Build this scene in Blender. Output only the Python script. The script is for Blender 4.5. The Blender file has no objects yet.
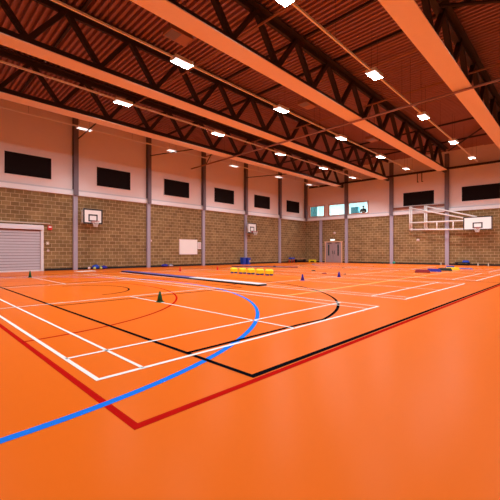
import bpy, math, random
from mathutils import Vector, Matrix
random.seed(4)
S = bpy.context.scene
COL = S.collection
PI = math.pi

# ------------------------------------------------------------------ materials
def mat(name, col, rough=0.5, spec=0.5, metal=0.0, noise=0.0, nscale=6.0, emit=None, estr=0.0):
    m = bpy.data.materials.new(name); m.use_nodes = True
    nt = m.node_tree; b = nt.nodes['Principled BSDF']
    b.inputs['Base Color'].default_value = (*col, 1)
    b.inputs['Roughness'].default_value = rough
    b.inputs['Specular IOR Level'].default_value = spec
    b.inputs['Metallic'].default_value = metal
    if noise:
        tc = nt.nodes.new('ShaderNodeTexCoord'); n = nt.nodes.new('ShaderNodeTexNoise')
        n.inputs['Scale'].default_value = nscale; n.inputs['Detail'].default_value = 4
        mx = nt.nodes.new('ShaderNodeMix'); mx.data_type = 'RGBA'
        mx.inputs[6].default_value = (*[c * (1 - noise) for c in col], 1)
        mx.inputs[7].default_value = (*[min(1, c * (1 + noise)) for c in col], 1)
        nt.links.new(tc.outputs['Object'], n.inputs['Vector'])
        nt.links.new(n.outputs['Fac'], mx.inputs[0])
        nt.links.new(mx.outputs[2], b.inputs['Base Color'])
    if emit:
        b.inputs['Emission Color'].default_value = (*emit, 1)
        b.inputs['Emission Strength'].default_value = estr
    return m

M = {}
M['floor'] = mat('orange sports floor', (0.745, 0.142, 0.011), 0.30, 0.016, noise=0.03, nscale=0.5)
M['line_white'] = mat('white line', (0.82, 0.80, 0.78), 0.6, 0.0)
M['line_black'] = mat('black line', (0.005, 0.005, 0.008), 0.6, 0.0)
M['line_red'] = mat('red line', (0.46, 0.008, 0.006), 0.6, 0.0, noise=0.12, nscale=3)
M['line_blue'] = mat('blue line', (0.015, 0.18, 0.78), 0.6, 0.0)
M['line_green'] = mat('green line', (0.32, 0.56, 0.22), 0.6, 0.0)
M['plaster'] = mat('white plaster', (0.83, 0.71, 0.70), 0.8, 0.2, noise=0.02, nscale=2)
M['band'] = mat('white ledge', (0.88, 0.87, 0.90), 0.5, 0.3)
M['band_grey'] = mat('grey ledge trim', (0.62, 0.60, 0.64), 0.5, 0.3)
M['column'] = mat('lilac grey paint', (0.40, 0.35, 0.44), 0.5, 0.4, noise=0.05)
M['column_shaded'] = mat('shaded column grey', (0.17, 0.13, 0.16), 0.5, 0.4, noise=0.05)  # dimness of the upper columns put into the colour; unit grille borrows it
M['panel'] = mat('black panel', (0.012, 0.008, 0.008), 0.8, 0.05, noise=0.1)
M['skirting'] = mat('black skirting', (0.012, 0.012, 0.016), 0.5, 0.3)
M['deck'] = mat('roof deck', (0.36, 0.165, 0.165), 0.6, 0.3, noise=0.08, nscale=1.5)
M['steel_dark'] = mat('dark steel', (0.042, 0.022, 0.022), 0.6, 0.3, noise=0.1)
M['steel_light'] = mat('pale painted flange', (0.90, 0.70, 0.56), 0.5, 0.4, noise=0.03)
M['pipe'] = mat('pipe paint', (0.34, 0.15, 0.10), 0.5, 0.4)
M['trunk'] = mat('white trunking', (0.85, 0.78, 0.75), 0.45, 0.4)
M['lamp_house'] = mat('white lamp housing', (0.8, 0.78, 0.76), 0.5, 0.4)
M['lamp'] = mat('lamp diffuser', (0.9, 0.9, 0.9), 0.5, 0.2, emit=(1.0, 0.96, 0.95), estr=1.25)
M['shutter'] = mat('shutter slats', (0.58, 0.56, 0.63), 0.45, 0.4, noise=0.04)
M['shutter_groove'] = mat('shutter groove', (0.26, 0.20, 0.23), 0.5, 0.3)
M['shutter_frame'] = mat('shutter frame', (0.80, 0.77, 0.82), 0.5, 0.4)
M['white'] = mat('white paint', (0.90, 0.88, 0.87), 0.4, 0.4)
M['black'] = mat('black paint', (0.018, 0.017, 0.02), 0.45, 0.4)
M['rim'] = mat('orange red rim', (0.45, 0.03, 0.018), 0.4, 0.5)
M['net'] = mat('white net', (0.78, 0.72, 0.70), 0.7, 0.2)
M['timber'] = mat('brown timber', (0.22, 0.07, 0.04), 0.55, 0.3, noise=0.15)
M['pine'] = mat('pine bench', (0.42, 0.22, 0.12), 0.5, 0.3, noise=0.15)
M['doorframe'] = mat('salmon door frame', (0.80, 0.47, 0.31), 0.5, 0.4)
M['doorleaf'] = mat('lilac door leaf', (0.36, 0.26, 0.27), 0.5, 0.4)
M['dglass'] = mat('dark door glass', (0.03, 0.05, 0.055), 0.1, 0.6)
M['metal'] = mat('brushed steel', (0.55, 0.52, 0.52), 0.35, 0.5, metal=0.8)
M['winframe'] = mat('orange timber frame', (0.55, 0.19, 0.08), 0.5, 0.4, noise=0.1)
M['red'] = mat('red plastic', (0.65, 0.02, 0.018), 0.45, 0.4)
M['darkred'] = mat('dark red plastic', (0.26, 0.012, 0.02), 0.5, 0.35)
M['blue'] = mat('blue plastic', (0.012, 0.06, 0.50), 0.45, 0.4)
M['deepblue'] = mat('deep blue plastic', (0.02, 0.015, 0.36), 0.45, 0.4)
M['violet'] = mat('violet blue vinyl', (0.075, 0.085, 0.36), 0.4, 0.4)
M['palevinyl'] = mat('pale vinyl', (0.72, 0.78, 0.84), 0.35, 0.4)
M['blackfoam'] = mat('black foam', (0.014, 0.012, 0.02), 0.7, 0.2)
M['yellow'] = mat('yellow plastic', (0.88, 0.68, 0.012), 0.45, 0.4)
M['green'] = mat('dark green plastic', (0.008, 0.10, 0.035), 0.5, 0.35)
M['blackgreen'] = mat('black green plastic', (0.012, 0.025, 0.02), 0.5, 0.35)
M['teal'] = mat('teal rubber', (0.01, 0.36, 0.26), 0.45, 0.4)
M['lime'] = mat('lime rubber', (0.55, 0.62, 0.15), 0.5, 0.3)
M['beige'] = mat('beige plastic', (0.62, 0.48, 0.36), 0.5, 0.4)
M['pink'] = mat('pale pink plastic', (0.72, 0.55, 0.55), 0.5, 0.4)
M['exit'] = mat('lit exit sign', (0.8, 0.9, 0.85), 0.5, 0.2, emit=(0.80, 1.0, 0.88), estr=1.3)
M['gallery'] = mat('gallery wall', (0.82, 0.88, 0.89), 0.8, 0.1)
M['gallery_lamp'] = mat('gallery lamp panel', (0.9, 0.9, 0.9), 0.5, 0.1, emit=(0.9, 1.0, 1.0), estr=3)
M['cabinet'] = mat('teal cabinet', (0.13, 0.36, 0.42), 0.5, 0.3)
M['curtain'] = mat('teal curtain', (0.28, 0.58, 0.62), 0.8, 0.1, noise=0.3, nscale=3)
M['skin'] = mat('skin', (0.62, 0.36, 0.27), 0.55, 0.3)
M['jacket'] = mat('black jacket', (0.015, 0.015, 0.02), 0.8, 0.2)
M['trouser'] = mat('dark trousers', (0.02, 0.025, 0.04), 0.8, 0.2)
M['hair'] = mat('dark hair', (0.02, 0.015, 0.012), 0.6, 0.3)

def brick_mat():
    m = bpy.data.materials.new('tan blockwork'); m.use_nodes = True
    nt = m.node_tree; b = nt.nodes['Principled BSDF']; L = nt.links.new
    tc = nt.nodes.new('ShaderNodeTexCoord'); sp = nt.nodes.new('ShaderNodeSeparateXYZ'); cb = nt.nodes.new('ShaderNodeCombineXYZ')
    L(tc.outputs['Object'], sp.inputs[0]); L(sp.outputs['X'], cb.inputs['X']); L(sp.outputs['Z'], cb.inputs['Y'])
    br = nt.nodes.new('ShaderNodeTexBrick')
    br.offset = 0.5; br.inputs['Scale'].default_value = 1.0
    br.inputs['Brick Width'].default_value = 0.45; br.inputs['Row Height'].default_value = 0.2325
    br.inputs['Mortar Size'].default_value = 0.013; br.inputs['Mortar Smooth'].default_value = 0.2
    br.inputs['Color1'].default_value = (0.285, 0.178, 0.074, 1)
    br.inputs['Color2'].default_value = (0.195, 0.114, 0.046, 1)
    br.inputs['Mortar'].default_value = (0.52, 0.37, 0.225, 1)
    L(cb.outputs[0], br.inputs['Vector'])
    n = nt.nodes.new('ShaderNodeTexNoise'); n.inputs['Scale'].default_value = 1.3; n.inputs['Detail'].default_value = 5
    L(cb.outputs[0], n.inputs['Vector'])
    rp = nt.nodes.new('ShaderNodeMapRange'); rp.inputs[1].default_value = 0.3; rp.inputs[2].default_value = 0.7
    rp.inputs[3].default_value = 0.82; rp.inputs[4].default_value = 1.18
    L(n.outputs['Fac'], rp.inputs[0])
    mx = nt.nodes.new('ShaderNodeMix'); mx.data_type = 'RGBA'; mx.blend_type = 'MULTIPLY'; mx.inputs[0].default_value = 1
    L(br.outputs['Color'], mx.inputs[6]); L(rp.outputs[0], mx.inputs[7])
    L(mx.outputs[2], b.inputs['Base Color'])
    bp = nt.nodes.new('ShaderNodeBump'); bp.inputs['Strength'].default_value = 0.4; bp.inputs['Distance'].default_value = 0.01
    bp.invert = True
    L(br.outputs['Fac'], bp.inputs['Height']); L(bp.outputs[0], b.inputs['Normal'])
    b.inputs['Roughness'].default_value = 0.85; b.inputs['Specular IOR Level'].default_value = 0.2
    return m
M['brick'] = brick_mat()

def glass_mat():
    m = bpy.data.materials.new('tinted window glass'); m.use_nodes = True
    nt = m.node_tree; nt.nodes.remove(nt.nodes['Principled BSDF']); out = nt.nodes['Material Output']
    t = nt.nodes.new('ShaderNodeBsdfTransparent'); t.inputs[0].default_value = (0.84, 0.97, 0.98, 1)
    g = nt.nodes.new('ShaderNodeBsdfGlossy'); g.inputs['Roughness'].default_value = 0.03
    mx = nt.nodes.new('ShaderNodeMixShader'); mx.inputs[0].default_value = 0.06
    nt.links.new(t.outputs[0], mx.inputs[1]); nt.links.new(g.outputs[0], mx.inputs[2]); nt.links.new(mx.outputs[0], out.inputs[0])
    return m
M['glass'] = glass_mat()

# ------------------------------------------------------------------ mesh helpers
class MB:
    def __init__(s): s.v = []; s.f = []; s.mi = []; s.mats = []; s.cur = 0; s.smooth = False; s.sm = []
    def use(s, m):
        if m not in s.mats: s.mats.append(m)
        s.cur = s.mats.index(m); return s
    def add(s, vs, fs, smooth=False):
        o = len(s.v); s.v += [tuple(v) for v in vs]
        for f in fs: s.f.append(tuple(i + o for i in f)); s.mi.append(s.cur); s.sm.append(smooth)
        return s
    def box(s, x0, x1, y0, y1, z0, z1):
        vs = [(x0,y0,z0),(x1,y0,z0),(x1,y1,z0),(x0,y1,z0),(x0,y0,z1),(x1,y0,z1),(x1,y1,z1),(x0,y1,z1)]
        return s.add(vs, [(0,3,2,1),(4,5,6,7),(0,1,5,4),(1,2,6,5),(2,3,7,6),(3,0,4,7)])
    def bbox(s, x0, x1, y0, y1, z0, z1, c):
        # box with chamfered vertical edges and a chamfered top rim
        def ring(d, z): 
            a, b, e, g = x0+d, x1-d, y0+d, y1-d
            return [(a+c,e,z),(b-c,e,z),(b,e+c,z),(b,g-c,z),(b-c,g,z),(a+c,g,z),(a,g-c,z),(a,e+c,z)]
        vs = ring(0, z0) + ring(0, z1-c) + ring(c*0.8, z1)
        fs = [tuple(range(7,-1,-1)), tuple(range(16,24))]
        for k in (0, 8):
            for i in range(8): j = (i+1) % 8; fs.append((k+i, k+j, k+8+j, k+8+i))
        return s.add(vs, fs)
    def tube(s, p0, p1, r, n=10, r1=None):
        p0 = Vector(p0); p1 = Vector(p1); r1 = r if r1 is None else r1
        d = (p1-p0).normalized(); a = Vector((0,0,1)) if abs(d.z) < .9 else Vector((1,0,0))
        u = d.cross(a).normalized(); w = d.cross(u)
        vs = []
        for p, q in ((p0, r), (p1, r1)):
            for i in range(n):
                t = 2*PI*i/n; vs.append(p + (u*math.cos(t) + w*math.sin(t))*q)
        fs = [(i, (i+1)%n, n+(i+1)%n, n+i) for i in range(n)]
        o = len(s.v); s.add(vs, fs, True)
        return s.add([], [tuple(range(o, o+n))[::-1] and tuple(x-0 for x in ())] if False else []).caps(o, n)
    def caps(s, o, n):
        s.f.append(tuple(range(o+n-1, o-1, -1))); s.f.append(tuple(range(o+n, o+2*n)))
        s.mi += [s.cur]*2; s.sm += [False]*2; return s
    def bar(s, p0, p1, w, h):
        p0 = Vector(p0); p1 = Vector(p1); d = (p1-p0).normalized()
        a = Vector((0,0,1)) if abs(d.z) < .95 else Vector((1,0,0))
        u = d.cross(a).normalized()*w/2; q = u.cross(d).normalized()*h/2
        vs = [p+e for p in (p0, p1) for e in (-u-q, u-q, u+q, -u+q)]
        return s.add(vs, [(0,1,2,3),(7,6,5,4),(0,4,5,1),(1,5,6,2),(2,6,7,3),(3,7,4,0)])
    def lathe(s, prof, c=(0,0,0), n=20):
        vs = []; 
        for r, z in prof:
            for i in range(n): t = 2*PI*i/n; vs.append((c[0]+r*math.cos(t), c[1]+r*math.sin(t), c[2]+z))
        fs = []
        for k in range(len(prof)-1):
            for i in range(n): j = (i+1)%n; fs.append((k*n+i, k*n+j, (k+1)*n+j, (k+1)*n+i))
        fs.append(tuple(range(n-1,-1,-1))); k = (len(prof)-1)*n; fs.append(tuple(range(k, k+n)))
        return s.add(vs, fs, True)
    def torus(s, c, R, r, n=24, m=8):
        vs = []; fs = []
        for i in range(n):
            t = 2*PI*i/n
            for j in range(m):
                p = 2*PI*j/m; q = R + r*math.cos(p)
                vs.append((c[0]+q*math.cos(t), c[1]+q*math.sin(t), c[2]+r*math.sin(p)))
        for i in range(n):
            for j in range(m):
                a = (i+1)%n; b = (j+1)%m; fs.append((i*m+j, a*m+j, a*m+b, i*m+b))
        return s.add(vs, fs, True)
    def sphere(s, c, r, n=16, m=10, sx=1, sy=1, sz=1):
        vs = []; fs = []
        for k in range(1, m):
            p = PI*k/m
            for i in range(n): t = 2*PI*i/n; vs.append((c[0]+r*sx*math.sin(p)*math.cos(t), c[1]+r*sy*math.sin(p)*math.sin(t), c[2]+r*sz*math.cos(p)))
        for k in range(m-2):
            for i in range(n): j = (i+1)%n; fs.append((k*n+i, (k+1)*n+i, (k+1)*n+j, k*n+j))
        vs += [(c[0],c[1],c[2]+r*sz),(c[0],c[1],c[2]-r*sz)]; a = n*(m-1)
        for i in range(n): j = (i+1)%n; fs.append((a, i, j)); fs.append((a+1, (m-2)*n+j, (m-2)*n+i))
        return s.add(vs, fs, True)
    def build(s, name, m=None, parent=None, loc=(0,0,0), rz=0):
        me = bpy.data.meshes.new(name); me.from_pydata(s.v, [], s.f)
        mats = s.mats or [m]
        for k in mats: me.materials.append(M[k] if isinstance(k, str) else k)
        for p, i, q in zip(me.polygons, s.mi, s.sm): p.material_index = i if s.mats else 0; p.use_smooth = q
        me.update()
        o = bpy.data.objects.new(name, me); COL.objects.link(o)
        o.location = loc; o.rotation_euler = (0,0,rz)
        if parent: o.parent = parent
        return o

def tag(o, label, cat, group=None, kind=None):
    o['label'] = label; o['category'] = cat
    if group: o['group'] = group
    if kind: o['kind'] = kind
    return o
def thing(name, label, cat, loc=(0,0,0), rz=0, group=None):
    o = bpy.data.objects.new(name, None); COL.objects.link(o); o.location = loc; o.rotation_euler = (0,0,rz)
    o.empty_display_size = .2
    return tag(o, label, cat, group, 'thing')
def struct(o):
    o['kind'] = 'structure'; return o
def dup(o, loc=None, rz=None, label=None, parent=None):
    c = o.copy(); COL.objects.link(c)
    if parent: c.parent = parent
    if loc is not None: c.location = loc
    if rz is not None: c.rotation_euler = (0,0,rz)
    if label: c['label'] = label
    for ch in list(o.children): dup(ch, parent=c)
    return c

# ------------------------------------------------------------------ layout
XL, XR, YF, H = -20.6, 1.5, -2.8, 9.95      # left wall, right wall, front wall, roof deck
CX, CY = -20.6, 35.46                        # far left corner
AB = math.radians(4.814)                     # direction of the back wall
def BW(s, z=0, out=0):                       # a point on the back wall
    return (CX + s*math.cos(AB) + out*math.sin(AB), CY + s*math.sin(AB) - out*math.cos(AB), z)
def LW(y, z=0, out=0): return (XL + out, y, z)
RL = PI/2                                     # wall-local x runs along the wall to the right, -y into the room

# ------------------------------------------------------------------ floor and markings
fb = MB(); fb.box(XL-.3, XR+.3, YF-.3, 38.0, -0.2, 0)
floor = struct(fb.build('floor', 'floor'))
def strip(mb, pts, w, z, closed=False):
    n = len(pts); L = []; R = []
    for i, p in enumerate(pts):
        p = Vector(p)
        a = Vector(pts[i-1]) if (i or closed) else None
        b = Vector(pts[(i+1) % n]) if (i < n-1 or closed) else None
        d1 = (p-a).normalized() if a is not None else (b-p).normalized()
        d2 = (b-p).normalized() if b is not None else d1
        n1 = Vector((-d1.y, d1.x)); n2 = Vector((-d2.y, d2.x)); m = (n1+n2).normalized()
        k = w/2/max(.3, m.dot(n1)); L.append(p+m*k); R.append(p-m*k)
    vs = [(q.x,q.y,z) for q in L] + [(q.x,q.y,z) for q in R]
    rng = range(n if closed else n-1)
    mb.add(vs, [(n+i, n+(i+1)%n, (i+1)%n, i) for i in rng])
def arc(cx, cy, r, a0, a1, n=64):
    return [(cx + r*math.cos(math.radians(a0+(a1-a0)*i/n)), cy + r*math.sin(math.radians(a0+(a1-a0)*i/n))) for i in range(n+1)]
MID = 16.4
def flipy(pts): return [(x, 2*MID-y) for x, y in pts][::-1]

XM = -9.4
g = MB()                                       # green court
strip(g, [(-4.85,7.4),(-4.85,25.4),(-13.95,25.4),(-13.95,7.4)], .05, .0006, True)
strip(g, [(-13.95,13.4),(-4.85,13.4)], .05, .0006); strip(g, [(-13.95,19.4),(-4.85,19.4)], .05, .0006)
g.build('green_court_lines', 'line_green', floor)
r = MB()                                       # red court
strip(r, [(-1.805,1.12),(-1.805,31.68),(-17.0,31.68),(-17.0,1.12)], .06, .0012, True)
a = arc(XM, 1.12, 5.0, 0, 180); strip(r, a, .045, .0012); strip(r, flipy(a), .045, .0012)
r.build('red_court_lines', 'line_red', floor)
b = MB()                                       # blue arcs
a = arc(-9.6, .27, 7.43, -8, 88) + arc(-9.6, .27, 7.43, 92, 188); strip(b, a, .065, .0018); strip(b, flipy(a), .065, .0018)
b.build('blue_arc_lines', 'line_blue', floor)
k = MB()                                       # black basketball court
strip(k, [(-1.88,2.36),(-1.88,30.44),(-16.92,30.44),(-16.92,2.36)], .06, .0024, True)
strip(k, [(-16.92,MID),(-1.88,MID)], .05, .0024); strip(k, arc(XM, MID, 1.8, 0, 360)[:-1], .05, .0024, True)
th = math.degrees(math.asin(1.30/6.79))
a = [(-2.77,2.36),(-2.77,4.6)] + arc(XM, 3.97, 6.79, th, 180-th, 80) + [(-16.03,4.6),(-16.03,2.36)]
key = [(-6.92,2.36),(-6.92,8.16),(-11.88,8.16),(-11.88,2.36)]
for q, w in ((a, .055), (key, .05), (arc(XM, 8.16, 1.8, 0, 180), .05), (arc(XM, 3.94, 1.40, 0, 180), .05)):
    strip(k, q, w, .0024); strip(k, flipy(q), w, .0024)
k.build('black_court_lines', 'line_black', floor)
w = MB()                                       # white badminton courts
for y0 in (1.28, 8.95, 16.95, 24.95):
    y1 = y0 + 6.08; x0, x1, z = -2.68, -16.08, .0030
    strip(w, [(x0,y0),(x0,y1),(x1,y1),(x1,y0)], .045, z, True)
    for y in (y0+.46, y1-.46): strip(w, [(x0,y),(x1,y)], .04, z)
    for x in (x0-.74, -7.28, -11.48, x1+.74): strip(w, [(x,y0),(x,y1)], .04, z)
    ym = (y0+y1)/2
    strip(w, [(x0,ym),(-7.28,ym)], .04, z); strip(w, [(-11.48,ym),(x1,ym)], .04, z)
w.build('white_court_lines', 'line_white', floor)

# ------------------------------------------------------------------ walls
BT = 4.67                                      # top of the blockwork
def plain_wall(name, L, loc, rz, up='plaster'):
    m = MB(); m.use('brick').box(0, L, 0, .3, 0, BT); m.use(up).box(0, L, 0, .3, BT, H+.22)
    return struct(m.build(name, None, None, loc, rz))
plain_wall('wall_left', CY-YF+.3, (XL, YF, 0), RL)
plain_wall('wall_front', XR-XL, (XR, YF, 0), PI, 'brick')
plain_wall('wall_right', 40.6, (XR, 37.8, 0), -PI/2, 'brick')
WINS = [(0.46, 2.20), (2.60, 4.42), (4.62, 6.62)]; WZ0, WZ1 = 5.05, 6.33
m = MB(); LB = 22.2
m.use('brick').box(-.3, LB, 0, .3, 0, BT)
m.use('plaster').box(-.3, LB, 0, .3, BT, WZ0); m.box(-.3, LB, 0, .3, WZ1, H+.22)
xs = [-.3] + [q for ww in WINS for q in ww] + [LB]
for i in range(0, len(xs), 2): m.box(xs[i], xs[i+1], 0, .3, WZ0, WZ1)
struct(m.build('wall_back', None, None, (CX, CY, 0), AB))

# ledge bands and skirtings
def ledge(name, L, loc, rz):
    m = MB(); m.use('band').box(0, L, -.10, 0, BT, BT+.27); m.use('band_grey').box(0, L, -.07, 0, BT+.27, BT+.36)
    struct(m.build(name, None, None, loc, rz))
ledge('trim_1', CY-YF, (XL, YF, 0), RL); ledge('trim_2', LB, (CX, CY, 0), AB)
def skirting(name, L0, L1, loc, rz):
    MB_ = MB(); MB_.box(L0, L1, -.03, 0, 0, .13); struct(MB_.build(name, 'skirting', None, loc, rz))
skirting('baseboard_left', 6.47-YF, CY-YF, (XL, YF, 0), RL)
skirting('baseboard_back', 0, 2.22, (CX, CY, 0), AB)
skirting('baseboard_right', 4.09, LB-.3, (CX, CY, 0), AB)

# roof deck: corrugated sheet, ribs running across the hall
m = MB(); y = YF-.2; prof = []
while y < 38.0:
    prof += [(y, H), (y+.10, H), (y+.115, H+.16), (y+.235, H+.16)]; y += .25
n = len(prof)
vs = [(XL-.3, q, z) for q, z in prof] + [(XR+.3, q, z) for q, z in prof]
m.add(vs, [(i, i+1, n+i+1, n+i) for i in range(n-1)])
m.box(XL-.3, XR+.3, YF-.3, 38.0, H+.18, H+.25)
struct(m.build('ceiling', 'deck'))

# ------------------------------------------------------------------ columns
def column(label, loc, rz, lower=True, upper=True):
    t = thing('steel_column', label, 'column', loc, rz, 'steel wall columns')
    if lower:
        m = MB(); m.bbox(-.14, .14, -.16, -.005, 0, BT-.02, .012); m.build('lower_casing', 'column', t)
    if upper:
        m = MB(); z0, z1 = BT-.02 if lower else 4.68, 9.7        # an I-section
        m.box(-.15, .15, -.26, -.235, z0, z1); m.box(-.012, .012, -.235, -.03, z0, z1); m.box(-.15, .15, -.03, -.005, z0, z1)
        m.build('upper_stanchion', 'column_shaded' , t)
for y, l in ((2.8, 'steel column on the left wall, out past the shutter'),
             (8.29, 'lilac grey steel column between roller shutter and the nearer wall-mounted basketball board'),
             (13.78, 'lilac grey steel column on left wall, midway between nearer basketball board and white noticeboard'),
             (19.28, 'lilac grey steel column just right of the white noticeboard'),
             (24.73, 'lilac grey steel column behind the farther basketball board and blue tubs'),
             (30.23, 'lilac grey steel column on left wall, last full-height one before the corner')):
    if y > 5: column(l, LW(y), RL)
column('dark upper steel column in the far left corner of the hall', LW(35.28), RL, lower=False)
column('lower lilac pier on back wall between corner and double doors', BW(1.8), AB, upper=False)
column('lilac grey steel column on back wall right of the double doors', BW(4.51), AB)
column('lilac grey steel column on back wall left of the white basketball frame', BW(8.67), AB)
column('lilac grey steel column behind the arms of the white basketball frame', BW(12.92), AB)

# ------------------------------------------------------------------ dark panels
def panel(label, loc, rz, wd):
    t = thing('acoustic_absorber', label, 'panel', loc, rz, 'dark panels high on the walls')
    m = MB(); m.box(-wd/2, wd/2, -.04, -.001, 0, 1.24); m.build('board', 'panel', t)
    m = MB(); e = .035
    for q in ((-wd/2-e, wd/2+e, -e, 0), (-wd/2-e, wd/2+e, 1.24, 1.24+e), (-wd/2-e, -wd/2, 0, 1.24), (wd/2, wd/2+e, 0, 1.24)):
        m.box(q[0], q[1], -.05, -.002, q[2], q[3])
    m.build('edge_trim', 'plaster', t)
ordn = ['first dark panel on left wall, above the roller shutter', 'second dark panel on left wall, above the nearer basketball board',
        'third dark panel on left wall, between basketball board and noticeboard', 'fourth dark panel on left wall, up right of the noticeboard',
        'fifth dark panel on left wall, above the farther basketball board', 'sixth dark panel on left wall, nearest the corner']
for i, y in enumerate((5.575, 11.02, 16.49, 21.89, 27.33, 32.80)): panel(ordn[i], LW(y, 5.47), RL, 2.53)
panel('dark panel on back wall above the white basketball frame', BW(10.81, 5.45), AB, 2.36)
panel('dark panel on back wall at right edge, above the folded-out backboard', BW(15.12, 5.45), AB, 2.40)
panel('dark panel on back wall beyond the right edge of view', BW(17.62, 5.45), AB, 2.40)

# ------------------------------------------------------------------ windows and the viewing gallery behind
for i, (a, c) in enumerate(WINS):
    t = bpy.data.objects.new('window_%d' % (i+1), None); COL.objects.link(t); struct(t); t.location = BW(0); t.rotation_euler = (0,0,AB)
    m = MB(); e = .09
    m.box(a, c, -.05, .12, WZ0, WZ0+e); m.box(a, c, -.03, .12, WZ1-e, WZ1); m.box(a, a+e, -.03, .12, WZ0+e, WZ1-e); m.box(c-e, c, -.03, .12, WZ0+e, WZ1-e)
    m.build('window_frame', 'winframe', t)
    m = MB(); m.box(a+e, c-e, .04, .05, WZ0+e, WZ1-e); m.build('pane', 'glass', t)
GF = 4.10
for nm, q in (('floor_gallery', (-.2, 8, .32, 4.2, GF-.1, GF)), ('wall_gallery_back', (-.2, 8, 4.2, 4.3, GF, 7.0)), ('wall_gallery_left', (-.3, -.2, .32, 4.3, GF, 7.0)),
              ('wall_gallery_right', (8, 8.1, .32, 4.3, GF, 7.0)), ('ceiling_gallery', (-.2, 8, .32, 4.3, 7.0, 7.1))):
    m = MB(); m.box(*q); struct(m.build(nm, 'gallery', None, BW(0), AB))
def area(name, size, power, loc, rz, parent=None, spread=PI, col=(1,1,1)):
    l = bpy.data.lights.new(name, 'AREA'); l.shape = 'RECTANGLE'; l.size, l.size_y = size; l.energy = power; l.spread = spread; l.color = col
    o = bpy.data.objects.new(name, l); COL.objects.link(o); o.location = loc; o.rotation_euler = (0,0,rz)
    if parent: o.parent = parent
    return o
for s_, lab in ((1.6, 'lit ceiling panel inside the gallery above the left window'), (5.4, 'lit ceiling panel inside the gallery above the right window')):
    t = thing('gallery_lamp', lab, 'lamp', BW(s_, 6.9, -2.0), AB, 'gallery lamps')
    m = MB(); m.box(-.6, .6, -.3, .3, 0, .095); m.build('lamp_panel', 'gallery_lamp', t)
    area('gallery_light', (1.2, .6), 115, (0,0,-.02), 0, t, col=(.95, 1, 1))
t = thing('storage_cabinet', 'teal cabinet seen through the right gallery window', 'cabinet', BW(4.40, GF, -1.6), AB)
m = MB(); m.bbox(-.02, .74, 0, .45, 0, 1.92, .02); m.build('cabinet_body', 'cabinet', t)
for k_ in range(2):
    m = MB(); m.box(.0+k_*.365, .355+k_*.365, -.02, -.001, .08, 1.88); d = m.build('cabinet_door', 'cabinet', t)
    m = MB(); m.box(.31+k_*.09, .33+k_*.09, -.05, -.022, .8, 1.0); m.build('handle', 'metal', d)
t = thing('gallery_curtain', 'teal curtain hanging behind the left gallery window', 'curtain', BW(0.15, GF, -1.0), AB)
m = MB(); pts = [(i*.06, .06*math.sin(i*1.3)) for i in range(14)]
for off in (0, .02):
    pass
vs = [(x, y, z) for z in (.05, 2.9) for x, y in pts] + [(x, y+.02, z) for z in (.05, 2.9) for x, y in pts]
q = len(pts); fs = []
for i in range(q-1): fs += [(i, i+1, q+i+1, q+i), (2*q+i+1, 2*q+i, 3*q+i, 3*q+i+1), (q+i, q+i+1, 3*q+i+1, 3*q+i)]
m.add(vs, fs, True); m.build('cloth', 'curtain', t)
m = MB(); m.tube((-.1,0,2.93), (.9,0,2.93), .02); m.build('curtain_rail', 'metal', t)

# person at the gallery window
def skin_body(name, verts, edges, radii, m, parent, sub=2, root=0):
    me = bpy.data.meshes.new(name); me.from_pydata(verts, edges, []); o = bpy.data.objects.new(name, me); COL.objects.link(o)
    o.parent = parent; o.modifiers.new('skin', 'SKIN'); s_ = o.modifiers.new('sub', 'SUBSURF'); s_.levels = sub; s_.render_levels = sub
    sv = me.skin_vertices[0].data
    for i, q in enumerate(radii): sv[i].radius = q if isinstance(q, tuple) else (q, q); sv[i].use_root = (i == root)
    me.materials.append(m); return o
t = thing('person', 'person in a black jacket standing behind the right gallery window', 'person', BW(5.90, GF, -0.75), AB); t.scale = (1.06, 1.06, 1.06)
V = [(0,0,.95),(0,0,1.15),(0,-.01,1.35),(0,-.01,1.47),(0,-.03,1.58),(0,-.03,1.68)]; Rr = [(.15,.11),(.14,.10),(.15,.10),.055,(.075,.09),(.06,.075)]
E_ = [(0,1),(1,2),(2,3),(3,4),(4,5)]
for sx in (-1, 1):
    b0 = len(V)
    V += [(sx*.10,0,.88),(sx*.11,-.02,.48),(sx*.12,.02,.09),(sx*.13,-.16,.04)]; Rr += [.09,.06,.045,.04]
    E_ += [(0,b0),(b0,b0+1),(b0+1,b0+2),(b0+2,b0+3)]
    b1 = len(V)
    V += [(sx*.19,0,1.40),(sx*.27,-.06,1.13),(sx*.13,-.28,1.16),(sx*.07,-.33,1.17)]; Rr += [.055,.042,.032,.034]
    E_ += [(2,b1),(b1,b1+1),(b1+1,b1+2),(b1+2,b1+3)]
    for f_ in range(5):
        b2 = len(V); hz = 1.145 + .016*f_ if f_ < 4 else 1.21
        ln = (.06,.075,.08,.07,.04)[f_]
        V += [(sx*(.07-ln*.5),-.35,hz),(sx*(.07-ln*.9),-.335,hz-.01)]; Rr += [.009,.008]; E_ += [(b1+3,b2),(b2,b2+1)]
body = skin_body('body', V, E_, Rr, M['skin'], t)
jv = [(0,0,.82),(0,0,1.15),(0,-.01,1.36),(0,-.01,1.45)]; jr = [(.18,.13),(.165,.12),(.175,.125),.075]; je = [(0,1),(1,2),(2,3)]
for sx in (-1, 1):
    b1 = len(jv); jv += [(sx*.19,0,1.40),(sx*.27,-.06,1.13),(sx*.15,-.25,1.158)]; jr += [.075,.06,.048]; je += [(2,b1),(b1,b1+1),(b1+1,b1+2)]
skin_body('jacket', jv, je, jr, M['jacket'], t)
tv = [(0,0,.92)]; tr = [(.165,.125)]; te = []
for sx in (-1, 1):
    b1 = len(tv); tv += [(sx*.10,0,.85),(sx*.11,-.02,.48),(sx*.12,.02,.08)]; tr += [.10,.075,.062]; te += [(0,b1),(b1,b1+1),(b1+1,b1+2)]
skin_body('trousers', tv, te, tr, M['trouser'], t)
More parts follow.
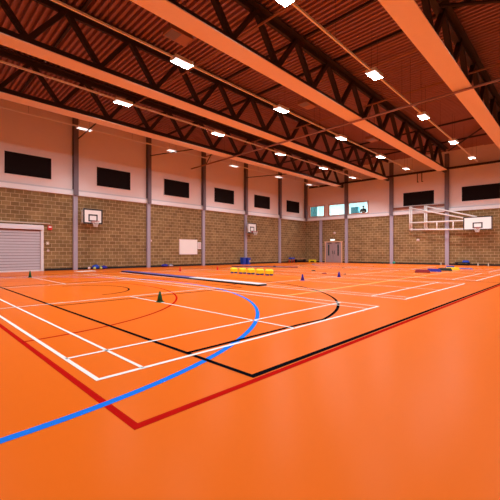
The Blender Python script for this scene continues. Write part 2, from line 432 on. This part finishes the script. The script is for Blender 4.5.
m = MB(); m.sphere((0,.005,1.665), .105, sx=.88, sy=1.05, sz=.95); m.build('hair', 'hair', t)
for sx in (-1,1):
    m = MB(); m.sphere((sx*.032,-.112,1.63), .011, 8, 6); m.build('eye', 'black', t)
m = MB(); m.sphere((0,-.125,1.60), .016, 8, 6, sz=1.5); m.build('nose', 'skin', t)
m = MB(); m.sphere((0,-.112,1.565), .02, 8, 6, sy=.4, sz=.35); m.build('mouth', 'darkred', t)

# ------------------------------------------------------------------ roller shutter
t = bpy.data.objects.new('door_1', None); COL.objects.link(t); struct(t); t.location = (XL, 6.21, 0); t.rotation_euler = (0,0,RL)
m = MB(); m.use('shutter'); WS = 4.2; zz = .10
while zz < 2.2:
    m.box(-WS, 0, -.075, -.01, zz+.03, zz+.16); m.use('shutter_groove').box(-WS, 0, -.045, -.01, zz, zz+.03).use('shutter'); zz += .16
m.build('slat_curtain', 'shutter', t)
m = MB(); m.box(-WS, 0, -.09, -.01, 0, .10); m.build('bottom_rail', 'shutter_frame', t)
m = MB(); m.box(0, .15, -.16, 0, 0, 2.42); m.build('side_guide', 'shutter_frame', t)
m = MB(); m.box(-WS-.15, -WS, -.16, 0, 0, 2.42); m.build('side_guide', 'shutter_frame', t)
m = MB(); m.bbox(-WS-.15, .15, -.22, 0, 2.42, 2.68, .03); m.build('shutter_hood', 'shutter_frame', t)
m = MB(); m.box(-WS, 0, -.10, -.01, 2.34, 2.42); m.build('header', 'timber', t)
m = MB(); m.tube((-4.4, -.05, 2.80), (.52, -.05, 2.80), .045); m.tube((.52,-.05,2.80),(.52,-.005,2.80),.04); m.build('conduit', 'beige', t)

# double doors on the back wall
t = bpy.data.objects.new('door_2', None); COL.objects.link(t); struct(t); t.location = BW(2.23); t.rotation_euler = (0,0,AB)
m = MB(); W2 = 1.84
m.box(0, .09, -.07, 0, 0, 2.2); m.box(W2-.09, W2, -.07, 0, 0, 2.2); m.box(-.05, W2+.05, -.08, 0, 2.2, 2.29); m.build('door_frame', 'doorframe', t)
for k_ in range(2):
    x0 = .10 + k_*.825
    m = MB(); m.box(x0, x0+.812, -.05, -.002, .01, 2.19); lf = m.build('door_leaf', 'doorleaf', t)
    vx = x0+.24 if k_ == 0 else x0+.42
    m = MB(); m.box(vx, vx+.15, -.056, -.051, .75, 1.95); m.build('vision_panel', 'dglass', lf)
    m = MB(); hx = x0+.70 if k_ == 0 else x0+.08
    m.box(hx, hx+.05, -.056, -.051, .9, 1.3); m.tube((hx+.025,-.09,.95),(hx+.025,-.09,1.25),.012); m.tube((hx+.025,-.09,.97),(hx+.025,-.05,.97),.01); m.tube((hx+.025,-.09,1.23),(hx+.025,-.05,1.23),.01)
    m.build('pull_handle', 'black', lf)
    m = MB(); m.box(x0+.2, x0+.65, -.1, -.051, 2.09, 2.15); m.build('door_closer', 'black', lf)

# ------------------------------------------------------------------ small wall fixtures
t = thing('fire_alarm', 'red fire alarm sounder on brick wall beside the shutter', 'alarm', LW(6.76, 2.44), RL)
m = MB(); m.bbox(-.13, .13, -.07, -.001, 0, .26, .02); m.build('sounder_body', 'red', t)
m = MB(); m.box(-.08, .08, -.076, -.071, .13, .21); m.build('white_patch', 'white', t)
t = thing('light_switch', 'beige switch plate on brick wall below the fire alarm', 'switch', LW(6.63, 1.55), RL)
m = MB(); m.bbox(-.09, .09, -.03, -.001, 0, .18, .01); m.build('plate', 'beige', t)
m = MB(); m.box(-.03, .03, -.04, -.031, .05, .13); m.build('rocker', 'white', t)
t = thing('key_switch', 'small round pink key switch under the beige switch plate', 'switch', LW(6.66, 1.2), RL)
m = MB(); m.tube((0,-.001,0),(0,-.04,0),.07,16); m.build('disc', 'pink', t)
m = MB(); m.tube((0,-.041,0),(0,-.055,0),.025,10); m.build('key_barrel', 'metal', t)
def detector(label, loc, rz, r_=.11):
    t = thing('wall_detector', label, 'detector', loc, rz)
    m = MB(); m.tube((0,-.001,0),(0,-.03,0),r_,16); m.build('base', 'white', t)
    m = MB(); m.sphere((0,-.03,0), r_*.85, 14, 8, sy=.7); m.build('dome', 'pink', t)
detector('small white detector on brick wall right of the second left-wall column', LW(14.05, 1.95), RL, .08)
detector('round white sounder on back wall above the double doors', BW(3.25, 3.2), AB, .13)
detector('small white dome on back wall below the basketball frame', BW(10.79, 2.24), AB, .11)
t = thing('exit_light', 'glowing white emergency light above the double doors', 'light', BW(3.06, 2.37), AB)
m = MB(); m.bbox(-.24, .24, -.07, -.001, 0, .17, .015); m.build('sign_body', 'white', t)
m = MB(); m.box(-.22, .22, -.076, -.071, .015, .15); m.build('lit_face', 'exit', t)
t = thing('noticeboard', 'large white noticeboard on the left brick wall', 'board', LW(17.685, .93), RL)
m = MB(); m.box(-.955, .955, -.05, -.001, 0, 1.22); m.build('board', 'white', t)
m = MB()
for q in ((-.955,.955,0,.03),(-.955,.955,1.19,1.22),(-.955,-.925,.03,1.19),(.925,.955,.03,1.19)): m.box(q[0],q[1],-.06,-.051,q[2],q[3])
m.build('edge_frame', 'pink', t)
t = thing('wall_box', 'small white box fixed to wall right of the noticeboard', 'box', LW(18.86, 1.38), RL)
m = MB(); m.bbox(-.19, .19, -.09, -.001, 0, .55, .02); m.build('box_body', 'white', t)
m = MB(); m.box(-.15, .15, -.096, -.091, .05, .5); m.build('cover', 'pink', t)

# ------------------------------------------------------------------ basketball goals
def board_parts(t, wd, ht, y, bord, zb):
    # face towards -y at depth y; zb = board bottom
    m = MB(); m.box(-wd/2, wd/2, y, y+.04, zb, zb+ht); bd = m.build('backboard', 'white', t)
    m = MB(); e = bord
    for q in ((-wd/2, wd/2, zb, zb+e), (-wd/2, wd/2, zb+ht-e, zb+ht), (-wd/2, -wd/2+e, zb+e, zb+ht-e), (wd/2-e, wd/2, zb+e, zb+ht-e)):
        m.box(q[0], q[1], y-.006, y-.001, q[2], q[3])
    m.build('black_border', 'black', bd)
    m = MB(); a, c, e2 = .31, .46, .085; z0 = zb+.15
    for q in ((-a, a, z0, z0+e2), (-a, a, z0+c-e2, z0+c), (-a, -a+e2, z0+e2, z0+c-e2), (a-e2, a, z0+e2, z0+c-e2)):
        m.box(q[0], q[1], y-.006, y-.001, q[2], q[3])
    m.build('target_rectangle', 'black', bd)
    zr = zb+.15
    m = MB(); m.torus((0, y-.38, zr), .225, .014); m.bar((-.08, y-.01, zr),(-.05, y-.17, zr),.03,.02); m.bar((.08, y-.01, zr),(.05, y-.17, zr),.03,.02); m.box(-.1,.1,y-.02,y-.007,zr-.08,zr+.04)
    rm = m.build('rim', 'rim', t)
    m = MB(); N = 12
    def npt(i, lv): 
        rr = (.222, .19, .155, .125, .12)[lv]; tt = 2*PI*(i+lv*.5)/N; return (rr*math.cos(tt), y-.38+rr*math.sin(tt), zr-.09*lv)
    for lv in range(4):
        for i in range(N):
            m.tube(npt(i,lv), npt(i,lv+1), .008, 5); m.tube(npt(i,lv), npt(i-1,lv+1), .008, 5)
    m.build('net', 'net', rm)
def wall_goal(label, y, wd=1.30, ht=.96, br=(-.48, .42)):
    t = thing('basketball_goal', label, 'basketball goal', LW(y, 0), RL, 'wall-mounted practice goals')
    board_parts(t, wd, ht, -.60, .095, 2.89)
    for sx in br:
        m = MB(); m.box(sx-.03, sx+.03, -.04, -.001, 2.95, 3.8)
        m.bar((sx,-.04,3.72),(sx,-.555,3.72),.05,.05); m.bar((sx,-.04,3.02),(sx,-.555,3.02),.05,.05); m.bar((sx,-.04,3.68),(sx,-.55,3.06),.03,.03)
        m.build('wall_bracket', 'white', t)
wall_goal('nearer white basketball backboard on left wall, right of first column', 9.24)
wall_goal('farther white basketball backboard on left wall, above the blue tubs', 25.05, br=(-.08, .42))

# swing-aside match goal on the back wall
t = thing('basketball_goal', 'white tubular basketball frame swung along back wall with large backboard', 'basketball goal', BW(0), AB)
bx = 15.0
sub = bpy.data.objects.new('board_mount', None)
COL.objects.link(sub); sub.parent = t; sub.location = (bx, 0, 0)
bpy.data.objects.remove(sub)
def shift(o, dx):
    for v in o.data.vertices: v.co.x += dx
before = set(bpy.data.objects)
board_parts(t, 1.80, 1.08, -.95, .07, 2.93)
for o in set(bpy.data.objects) - before: shift(o, bx)
yo = -.35
for sx in (10.22, 10.36, 11.36, 11.50):
    m = MB(); m.tube((sx, yo, 3.15), (sx, yo, 5.30), .055, 10); m.build('upright', 'white', t)
for p0, p1 in (((10.22, yo, 3.2), (14.15, -.88, 3.03)), ((10.22, yo, 3.83), (14.15, -.88, 3.75)),
               ((10.22, yo, 5.22), (14.15, -.88, 3.95)), ((11.43, yo, 5.25), (14.95, -.88, 3.99))):
    m = MB(); m.tube(p0, p1, .06, 10); m.build('arm', 'white', t)
for q in ((12.28, .515), (13.42, .80)):
    f_ = q[1]; yy = yo + (-.88-yo)*f_
    m = MB(); m.tube((q[0], yy, 3.2-.17*f_), (q[0], yy, 3.83-.08*f_), .045, 8); m.build('strut', 'white', t)
m = MB()
for sx in (10.29, 11.43):
    m.bar((sx, yo, 5.2),(sx, -.2, 5.2),.06,.06); m.bar((sx, yo, 3.25),(sx, -.003, 3.25),.06,.06); m.box(sx-.1, sx+.1, -.02, -.003, 3.1, 3.4)
    m.bar((sx-.08, yo, 5.2),(sx+.08, yo, 5.2),.05,.05); m.bar((sx-.08, yo, 3.25),(sx+.08, yo, 3.25),.05,.05); m.bar((sx-.08, yo, 4.2),(sx+.08, yo, 4.2),.04,.04)
m.build('wall_bracket', 'white', t)
m = MB(); m.box(8.84, 12.74, -.20, -.11, 5.20, 5.36)
for sx in (8.95, 10.8, 12.6): m.box(sx, sx+.12, -.11, 0, 5.22, 5.34)
m.build('mounting_rail', 'timber', t)

# ------------------------------------------------------------------ roof trusses
TX = [-16.27, -11.97, -7.58, -3.27]; ZB = 7.89
tl = ['roof truss nearest the left wall, farthest back in view', 'second roof truss from the left wall', 'third roof truss from left wall, crossing the ceiling middle',
      'nearest roof truss, wide orange underside at upper right']
def make_truss():
    t = thing('roof_truss', tl[0], 'roof truss', (TX[0], 0, 0), 0, 'roof trusses spanning the hall')
    m = MB(); m.box(-.31, .31, YF+.1, 34.3, ZB, ZB+.035); m.build('bottom_flange', 'steel_light', t)
    m = MB(); m.box(-.13, .13, YF+.1, 35.2, ZB+.035, ZB+.32); m.box(-.29, .29, YF+.1, 34.3, ZB+.036, ZB+.06); m.build('bottom_chord', 'steel_dark', t)
    m = MB(); m.box(-.24, .24, YF+.1, 35.2, H-.14, H-.105); m.box(-.05, .05, YF+.1, 35.2, H-.34, H-.14); m.build('top_chord', 'steel_dark', t)
    k_ = -4; first = None
    while True:
        yb = 8.4 + 2.6*k_; 
        if yb > 33.5: break
        for ya, yc in ((yb, yb+1.3), (yb+2.6, yb+1.3)):
            if ya < 34.9 and yc < 34.9:
                m = MB(); m.bar((0, ya, ZB+.3), (0, yc, H-.2), .17, .17); m.build('web_member', 'steel_dark', t)
        k_ += 1
    m = MB(); m.box(-.08, .08, 34.3, 35.3, ZB-.02, ZB+.10); m.build('bearing_bracket', 'steel_dark', t)
    return t
T0 = make_truss()
for i in (1, 2, 3): dup(T0, (TX[i], 0, 0), 0, tl[i])

# ------------------------------------------------------------------ trunking and lights
LX = [-18.5, -14.1, -9.7, -5.4, -1.1]; LY = [1.65, 8.03, 14.45, 20.85, 27.1, 32.6]; LZ = 8.19
rows = ['row nearest left wall', 'second row from left wall', 'third row from left wall', 'fourth row from left wall', 'row out of view right']
pos = ['out of view before others', 'nearest', 'second nearest', 'third nearest', 'fourth nearest', 'farthest']
def make_light(spread_deg, watts):
    t = thing('ceiling_light', '', 'ceiling light', (0,0,0), 0, 'strip lights under the roof')
    m = MB(); m.box(-.18, .18, -.43, .43, .05, .11)                       # top plate
    m.box(-.18, -.168, -.43, .43, -.02, .05); m.box(.168, .18, -.43, .43, -.02, .05); m.box(-.168, .168, -.43, -.418, -.02, .05); m.box(-.168, .168, .418, .43, -.02, .05)
    m.build('housing', 'lamp_house', t)
    m = MB(); m.box(-.167, .167, -.417, .417, .02, .045); m.build('diffuser', 'lamp', t)
    area('lamp_light', (.31, .81), watts, (0,0,.012), 0, t, spread=math.radians(spread_deg), col=(.93, .97, 1.0))
    m = MB(); m.tube((0,-.3,.11),(0,-.3,H-.02-LZ),.005,6); m.tube((0,.3,.11),(0,.3,H-.02-LZ),.005,6); m.build('hanger', 'steel_dark', t)
    return t
L0 = make_light(90, 30); L1 = make_light(180, 215); L2 = make_light(120, 150); used = set()
for i, x in enumerate(LX):
    if i < 4:
        t = thing('light_trunking', 'thin pale trunking carrying strip lights, ' + rows[i], 'trunking', (x, 0, LZ), 0, 'trunking runs under the roof')
        ys = [YF+.1] + LY + [34.6]
        for j in range(len(ys)-1):
            m = MB(); m.box(-.027, .027, ys[j]+(.44 if j else 0), ys[j+1]-(.44 if j < len(ys)-2 else 0), .04, .11); m.build('rail', 'trunk', t)
        for yy in (-1.0, 5.0, 11.2, 17.6, 24.0, 30.0, 34.2):
            m = MB(); m.tube((0,yy,.11),(0,yy,H-.01-LZ),.005,6); m.build('hanger', 'steel_dark', t)
    for j, y in enumerate(LY):
        lab = 'bright strip light, %s in the %s' % (pos[j], rows[i])
        src = L0 if i == 0 else (L2 if j == len(LY)-1 else L1)
        if src.name not in used: src.location = (x,y,LZ); src['label'] = lab; used.add(src.name)
        else: dup(src, (x,y,LZ), 0, lab)

# ------------------------------------------------------------------ pipes, braces, ceiling units
def pipe(label, p0, p1, r_, m_='pipe', hang=()):
    t = thing('ceiling_pipe', label, 'pipe', (0,0,0), 0)
    m = MB(); m.tube(p0, p1, r_, 10); m.build('pipe_run', m_, t)
    for f_ in hang:
        q = Vector(p0).lerp(Vector(p1), f_)
        m = MB(); m.tube(q, (q.x, q.y, H-.01), .006, 6); m.build('hanger', 'steel_dark', t)
pipe('long pipe crossing under the trusses from left wall to upper right', (-20.3, 17.75, 7.80), (XR-.1, 17.75, 7.80), .05, hang=(.1, .3, .5, .7, .9))
pipe('pipe crossing the hall at truss height, just behind the lower one', (-20.3, 19.3, 9.05), (XR-.1, 19.3, 9.05), .045, hang=(.1, .3, .5, .7, .9))
pipe('nearer pipe crossing the ceiling between first and second lights', (-18.4, 9.75, 9.2), (XR-.1, 9.75, 9.2), .045, hang=(.1, .3, .5, .7, .9))
pipe('short pale pipe high under the deck between third and nearest trusses', (-7.25, 16.8, 9.75), (-3.6, 16.8, 9.75), .04, hang=(.2, .8))
def rod(label, p0, p1, r_=.035):
    m = MB(); m.tube(p0, p1, r_, 8); o = m.build('bracing_rod', 'steel_dark'); tag(o, label, 'brace', 'dark bracing rods', 'thing')
rod('dark brace from first left-wall column up to the nearest truss', (XL+.25, 8.42, 8.20), (-16.6, 7.92, 8.0))
rod('dark brace from second left-wall column across to the truss', (XL+.25, 13.84, 8.15), (-16.6, 14.93, 7.98))
rod('dark brace from third left-wall column up to the truss', (XL+.25, 19.36, 8.35), (-16.6, 16.42, 8.0))
rod('dark brace from fourth left-wall column across to the truss', (XL+.25, 24.65, 8.1), (-16.6, 25.9, 7.98))
rod('dark diagonal roof brace near back wall between the two right trusses', (-7.3, 35.0, 9.6), (-3.5, 28.6, 9.6), .05)
rod('dark diagonal roof brace at upper right beside the nearest truss', (-3.1, 13.6, 9.4), (1.2, 10.6, 9.4), .06)
rod('dark diagonal roof brace at upper right meeting the nearest truss from behind', (-3.1, 13.9, 9.4), (1.2, 17.8, 9.4), .06)
rod('dark diagonal roof brace near back wall between the middle trusses', (-11.7, 28.6, 9.6), (-7.8, 35.0, 9.6), .05)
for y, l in ((5.0, 'dark purlin crossing the ceiling above the nearest lights'), (12.6, 'dark purlin crossing the ceiling before the second lights'), (15.2, 'dark purlin crossing the ceiling before the long pipe'),
             (23.4, 'dark purlin crossing the ceiling behind the long pipe'), (28.6, 'dark purlin crossing the ceiling before the farthest lights'), (33.2, 'dark purlin crossing the ceiling nearest the back wall')):
    m = MB(); m.box(XL+.05, XR-.05, y-.05, y+.05, H-.10, H-.002); tag(m.build('roof_purlin', 'steel_dark'), l, 'purlin', 'roof purlins', 'thing')
m = MB(); m.box(.6, 21.0, -.43, -.27, 8.30, 8.46); o = m.build('ring_beam', 'steel_dark', None, BW(0), AB); tag(o, 'dark horizontal steel beam along top of the back wall', 'beam', None, 'thing')
for i_, (s_, l_) in enumerate(((10.79, 'dark vertical hanging bar high on back wall, left of a pair'), (11.13, 'dark vertical hanging bar high on back wall, right of a pair'))):
    m = MB(); m.box(s_-.03, s_+.03, -.33, -.28, 7.50, 8.29); m.box(s_-.03+.02, s_+.10, -.33, -.28, 7.50, 7.56)
    tag(m.build('hanging_bar', 'steel_dark', None, BW(0), AB), l_, 'bar', None, 'thing')
def unit(label, y):
    t = thing('ceiling_unit', label, 'ceiling unit', (-8.62, y, 8.18), 0, 'flat ceiling units beside the third truss')
    m = MB(); m.bbox(-.24, .24, -.45, .45, 0, .16, .02); m.build('casing', 'pipe', t)
    m = MB(); m.box(-.2, .2, -.41, .0, -.012, -.001); m.build('grille', 'column_shaded', t)
    m = MB()
    for q in (-.35, .35): m.tube((0,q,.16),(0,q,H-.01-8.18),.01,6)
    m.build('hanger', 'steel_dark', t)
unit('flat ceiling unit beside third truss, nearest the camera', 6.95)
unit('flat ceiling unit beside third truss, middle one', 14.95)
unit('flat ceiling unit beside third truss, farthest one', 22.7)

# ------------------------------------------------------------------ things on the floor
def cone(label, x, y, m_, h=.25):
    t = thing('marker_cone', label, 'cone', (x,y,0), random.random(), 'training cones')
    m = MB(); m.bbox(-.085,.085,-.085,.085,0,.016,.02); m.build('base', m_, t)
    m = MB(); m.lathe([(.068,.016),(.045,h*.5),(.02,h*.94),(.014,h)], n=18); m.build('cone_body', m_, t)
cone('green cone on the floor before the roller shutter', -15.56, 4.27, 'green', .30)
cone('green cone standing in the middle of the court lines', -6.01, 4.34, 'green', .235)
cone('red cone in front of the noticeboard, left one of two', -14.93, 12.2, 'red', .27)
cone('red cone to the right, in front of third left-wall column', -14.7, 15.03, 'red', .24)
cone('blue cone on court, nearer of the two blue ones', -7.06, 11.93, 'deepblue', .25)
cone('blue cone on court in front of the double doors', -7.02, 14.87, 'deepblue', .25)
def disc(label, x, y, m_='blackfoam'):
    t = thing('marker_disc', label, 'marker disc', (x,y,0), 0, 'flat marker discs')
    m = MB(); m.lathe([(.13,0),(.13,.012),(.06,.05),(.05,.05)], n=18); m.build('disc_body', m_, t)
disc('flat dark marker disc on the floor behind the yellow blocks', -11.6, 16.2)
disc('flat dark marker disc in front of the double doors', -10.3, 18.6)
disc('flat dark marker disc right of the far blue cone', -8.6, 16.6, 'darkred')
disc('flat dark marker disc near the far strip mat', -15.6, 22.3)

yl = ['leftmost yellow block of the row of five', 'second yellow block from the left in the row', 'middle yellow block of the row of five', 'second yellow block from the right in the row', 'rightmost yellow block of the row of five']
t0 = None
for i, (px, py) in enumerate(((-11.95, 13.45), (-11.37, 13.46), (-10.80, 13.43), (-10.20, 13.36), (-9.68, 13.40))):
    if t0 is None:
        t0 = thing('step_block', yl[0] + ', on blue feet', 'step block', (px,py,0), .87, 'yellow step blocks')
        m = MB(); m.bbox(-.185,.185,-.15,.15,.07,.29,.06); m.build('block', 'yellow', t0)
        for sx in (-.10,.10):
            m = MB(); m.bbox(sx-.06,sx+.06,-.14,.14,0,.07,.01); m.build('foot', 'deepblue', t0)
    else: dup(t0, (px,py,0), .87 + random.uniform(-.06,.06), yl[i] + ', on blue feet')

# long strip mats
def strip_mat(label, p0, p1, wd, h, parts, m_edge):
    p0 = Vector(p0); p1 = Vector(p1); d = p1-p0; L = d.length
    t = thing('strip_mat', label, 'mat', (p0.x,p0.y,0), math.atan2(d.y,d.x), 'long strip mats')
    m = MB(); m.box(0, L, -wd/2, wd/2, 0, h*.75); m.build('foam_core', m_edge, t)
    x = 0
    for nm, f_, mm in parts:
        m = MB(); m.box(x+.002, x+L*f_-.002, -wd/2+.005, wd/2-.005, h*.75, h); m.build(nm, mm, t); x += L*f_
strip_mat('long thin strip mat, violet blue turning white at its right end', (-16.6,9.55), (-6.75,8.98), .42, .07, [('blue_cover',.63,'violet'),('pale_cover',.37,'palevinyl')], 'blackfoam')
strip_mat('far narrow dark strip mat lying behind the yellow blocks', (-17.6,19.6), (-13.4,22.0), .35, .05, [('dark_cover',1.0,'violet')], 'blackfoam')

# flat coloured step boards on the right
def step_board(label, x, y, m_, L=.68, rz=.35, z=0, h=.16):
    t = thing('step_board', label, 'step board', (x,y,z), rz, 'coloured step boards')
    m = MB(); a, b_, c, e = L/2, .19, L/2-.06, .15
    vs = [(-a,-b_,.01),(a,-b_,.01),(a,b_,.01),(-a,b_,.01),(-c,-e,h),(c,-e,h),(c,e,h),(-c,e,h)]
    m.add(vs, [(0,3,2,1),(4,5,6,7),(0,1,5,4),(1,2,6,5),(2,3,7,6),(3,0,4,7)]); m.build('board', m_, t)
    for sx in (-1, 1):
        m = MB(); m.box(sx*a*.78-.08, sx*a*.78+.08, -b_+.01, b_-.01, 0, .009); m.build('foot', 'blackfoam', t)
step_board('red step board on the floor, leftmost of the coloured boards', -5.65, 21.6, 'darkred')
step_board('blue step board second in the line of coloured boards', -5.52, 23.2, 'deepblue', .66)
step_board('black green step board between blue and yellow boards', -5.37, 24.85, 'blackgreen', .68)
step_board('yellow step board farthest back in the coloured line', -5.33, 26.5, 'yellow', .68)
step_board('small blue step board behind the yellow one near back wall', -6.0, 29.2, 'blue', .50)
step_board('small pinkish step board right of the yellow one', -5.0, 28.3, 'violet', .70, h=.06)
t = thing('low_bench', 'low dark bench against back wall below the large backboard', 'bench', BW(14.0, 0, .30), AB)
m = MB(); m.bbox(-.5,.5,-.16,.16,.20,.26,.015); m.build('bench_top', 'blackfoam', t)
for sx in (-.4,.4):
    m = MB(); m.box(sx-.08,sx+.08,-.13,.13,0,.20); m.build('leg', 'blackfoam', t)
t = thing('folded_bib', 'blue folded cloth on the dark bench below large backboard', 'bib', BW(14.2, .26, .30), AB+.2)
m = MB(); m.bbox(-.22,.22,-.12,.12,0,.13,.04); m.build('folded_cloth', 'blue', t)
m = MB(); m.bbox(-.16,.16,-.09,.09,.13,.17,.015); m.build('top_fold', 'deepblue', t)
for s_, l in ((12.54, 'short pale post by the skirting, left of the dark bench'), (14.99, 'short pale post by the skirting right of dark bench'), (15.63, 'short pale post by the skirting nearest the right edge')):
    t = thing('short_post', l, 'post', BW(s_, 0, .4), AB, 'short posts by the back wall')
    m = MB(); m.lathe([(.07,0),(.07,.02),(.03,.025),(.03,.24),(.02,.25)], n=12); m.build('post_body', 'beige', t)
m = MB(); m.sphere((0,0,.12), .12); tag(m.build('ball', 'teal', None, BW(8.95, 0, .45)), 'small teal ball on floor by the back wall column', 'ball', None, 'thing')

# blue tubs beneath the far goal
def tub(label, loc, rz, s_=1.0, lab=True):
    t = thing('storage_tub', label, 'tub', loc, rz, 'blue storage tubs')
    m = MB(); a, b_, h = .22*s_, .22*s_, .66*s_
    vs = [(-a*.85,-b_*.85,0),(a*.85,-b_*.85,0),(a*.85,b_*.85,0),(-a*.85,b_*.85,0),(-a,-b_,h),(a,-b_,h),(a,b_,h),(-a,b_,h)]
    m.add(vs, [(0,3,2,1),(4,5,6,7),(0,1,5,4),(1,2,6,5),(2,3,7,6),(3,0,4,7)]); m.build('tub_body', 'blue', t)
    m = MB(); m.bbox(-a-.02,a+.02,-b_-.02,b_+.02,h,h+.06,.02); m.build('lid', 'blue', t)
    if lab: m = MB(); m.add([(-.0,-b_*.93-.012,h*.35),(.16,-b_*.93-.012,h*.35),(.16,-b_*.98-.012,h*.68),(-.0,-b_*.98-.012,h*.68)], [(0,1,2,3)]); m.add([(-.0,-b_*.93-.002,h*.35),(.16,-b_*.93-.002,h*.35),(.16,-b_*.98-.002,h*.68),(-.0,-b_*.98-.002,h*.68)], [(3,2,1,0)]); m.build('pale_label', 'beige', t)
tub('blue tub without label by the left wall under farther basketball goal', LW(23.95, 0, .45), RL, 0.85, False)
tub('blue tub with a pale label under farther basketball goal', LW(24.52, 0, .52), RL, .82)

# bundles by the left wall
def bundle(label, loc, m_, wd, h):
    t = thing('cloth_bag', label, 'bag', loc, RL, 'bags by the left wall')
    m = MB(); m.sphere((0,0,h*.5), .5, 16, 10, sx=wd, sy=.36, sz=h)
    m.build('bag_body', m_, t)
    m = MB(); m.tube((-wd*.25,-.05,h*.92),(0,-.05,h*1.12),.015,6); m.tube((0,-.05,h*1.12),(wd*.25,-.05,h*.92),.015,6); m.build('carry_strap', 'black', t)
bundle('blue bag heaped by left wall below nearer goal, larger one', LW(9.55, 0, .3), 'blue', .50, .30)
bundle('deep blue bag by left wall below nearer goal, right end of heap', LW(10.12, 0, .28), 'deepblue', .52, .22)
for y, o_, m_, l in ((9.12, .28, 'pink', 'pale ball at left end of the blue bags'), (9.83, .5, 'lime', 'lime ball between the two blue bags'), (9.38, .52, 'lime', 'lime ball in front of the larger blue bag')):
    m = MB(); m.sphere((0,0,.09), .09); tag(m.build('ball', m_, None, LW(y, 0, o_)), l, 'ball', 'small balls by the bags', 'thing')
bundle('blue bag by left wall past the second column', LW(15.1, 0, .3), 'deepblue', .60, .22)
bundle('pale grey bag beside the blue bag past second column', LW(15.65, 0, .32), 'column', .42, .18)
t = thing('flat_mat', 'small white flat mat on floor before the nearer blue bags', 'mat', (-18.6, 8.3, 0), 0.1)
m = MB(); m.bbox(-.25,.25,-.75,.35,0,.02,.008); m.build('mat_body', 'white', t)

# corner bench, stool and yellow block
t = thing('gym_bench', 'brown wooden gym bench against left wall near the corner', 'bench', LW(33.75, 0, .35), RL)
m = MB(); m.bbox(-1.15,1.15,-.14,.14,.36,.42,.012); m.build('bench_top', 'pine', t)
for sx in (-.9,.9):
    m = MB(); m.box(sx-.05,sx+.05,-.13,.13,0,.36); m.build('leg', 'blackfoam', t)
m = MB(); m.box(-.85,.85,-.02,.02,.12,.22); m.build('beam', 'blackfoam', t)
t = thing('stool', 'blue topped stool with red legs near far left corner', 'stool', LW(31.9, 0, .45), RL)
m = MB(); m.bbox(-.30,.30,-.22,.22,.40,.54,.04); m.build('seat', 'blue', t)
for sx in (-.2,.2):
    for sy in (-.15,.15):
        m = MB(); m.tube((sx*1.2,sy*1.1,0),(sx,sy,.40),.035); m.build('leg', 'red', t)
t = thing('hurdle', 'yellow low hurdle by back wall left of the double doors', 'hurdle', BW(1.15, 0, .75), AB)
m = MB(); m.bbox(-.40,.40,-.10,.10,.16,.30,.03); m.build('crossbar', 'yellow', t)
for sx in (-.32,.32):
    m = MB(); m.box(sx-.05,sx+.05,-.14,.14,0,.16); m.build('foot', 'yellow', t)

# ------------------------------------------------------------------ camera, world, view
cam = bpy.data.cameras.new('camera'); co = bpy.data.objects.new('camera', cam); COL.objects.link(co); S.camera = co
cam.sensor_width = 36; cam.lens = 36*336/500; cam.shift_x = .13; cam.shift_y = .005; cam.clip_end = 200
co.location = (0, 0, 1.09); co.rotation_euler = (PI/2, 0, math.radians(49.9))
wd = bpy.data.worlds.new('world'); S.world = wd; wd.use_nodes = True
wd.node_tree.nodes['Background'].inputs[0].default_value = (0,0,0,1); wd.node_tree.nodes['Background'].inputs[1].default_value = 0
S.view_settings.view_transform = 'Standard'; S.view_settings.look = 'None'; S.view_settings.gamma = 1; S.view_settings.exposure = 0
S.cycles.max_bounces = 10; S.cycles.diffuse_bounces = 6
S.cycles.use_denoising = True
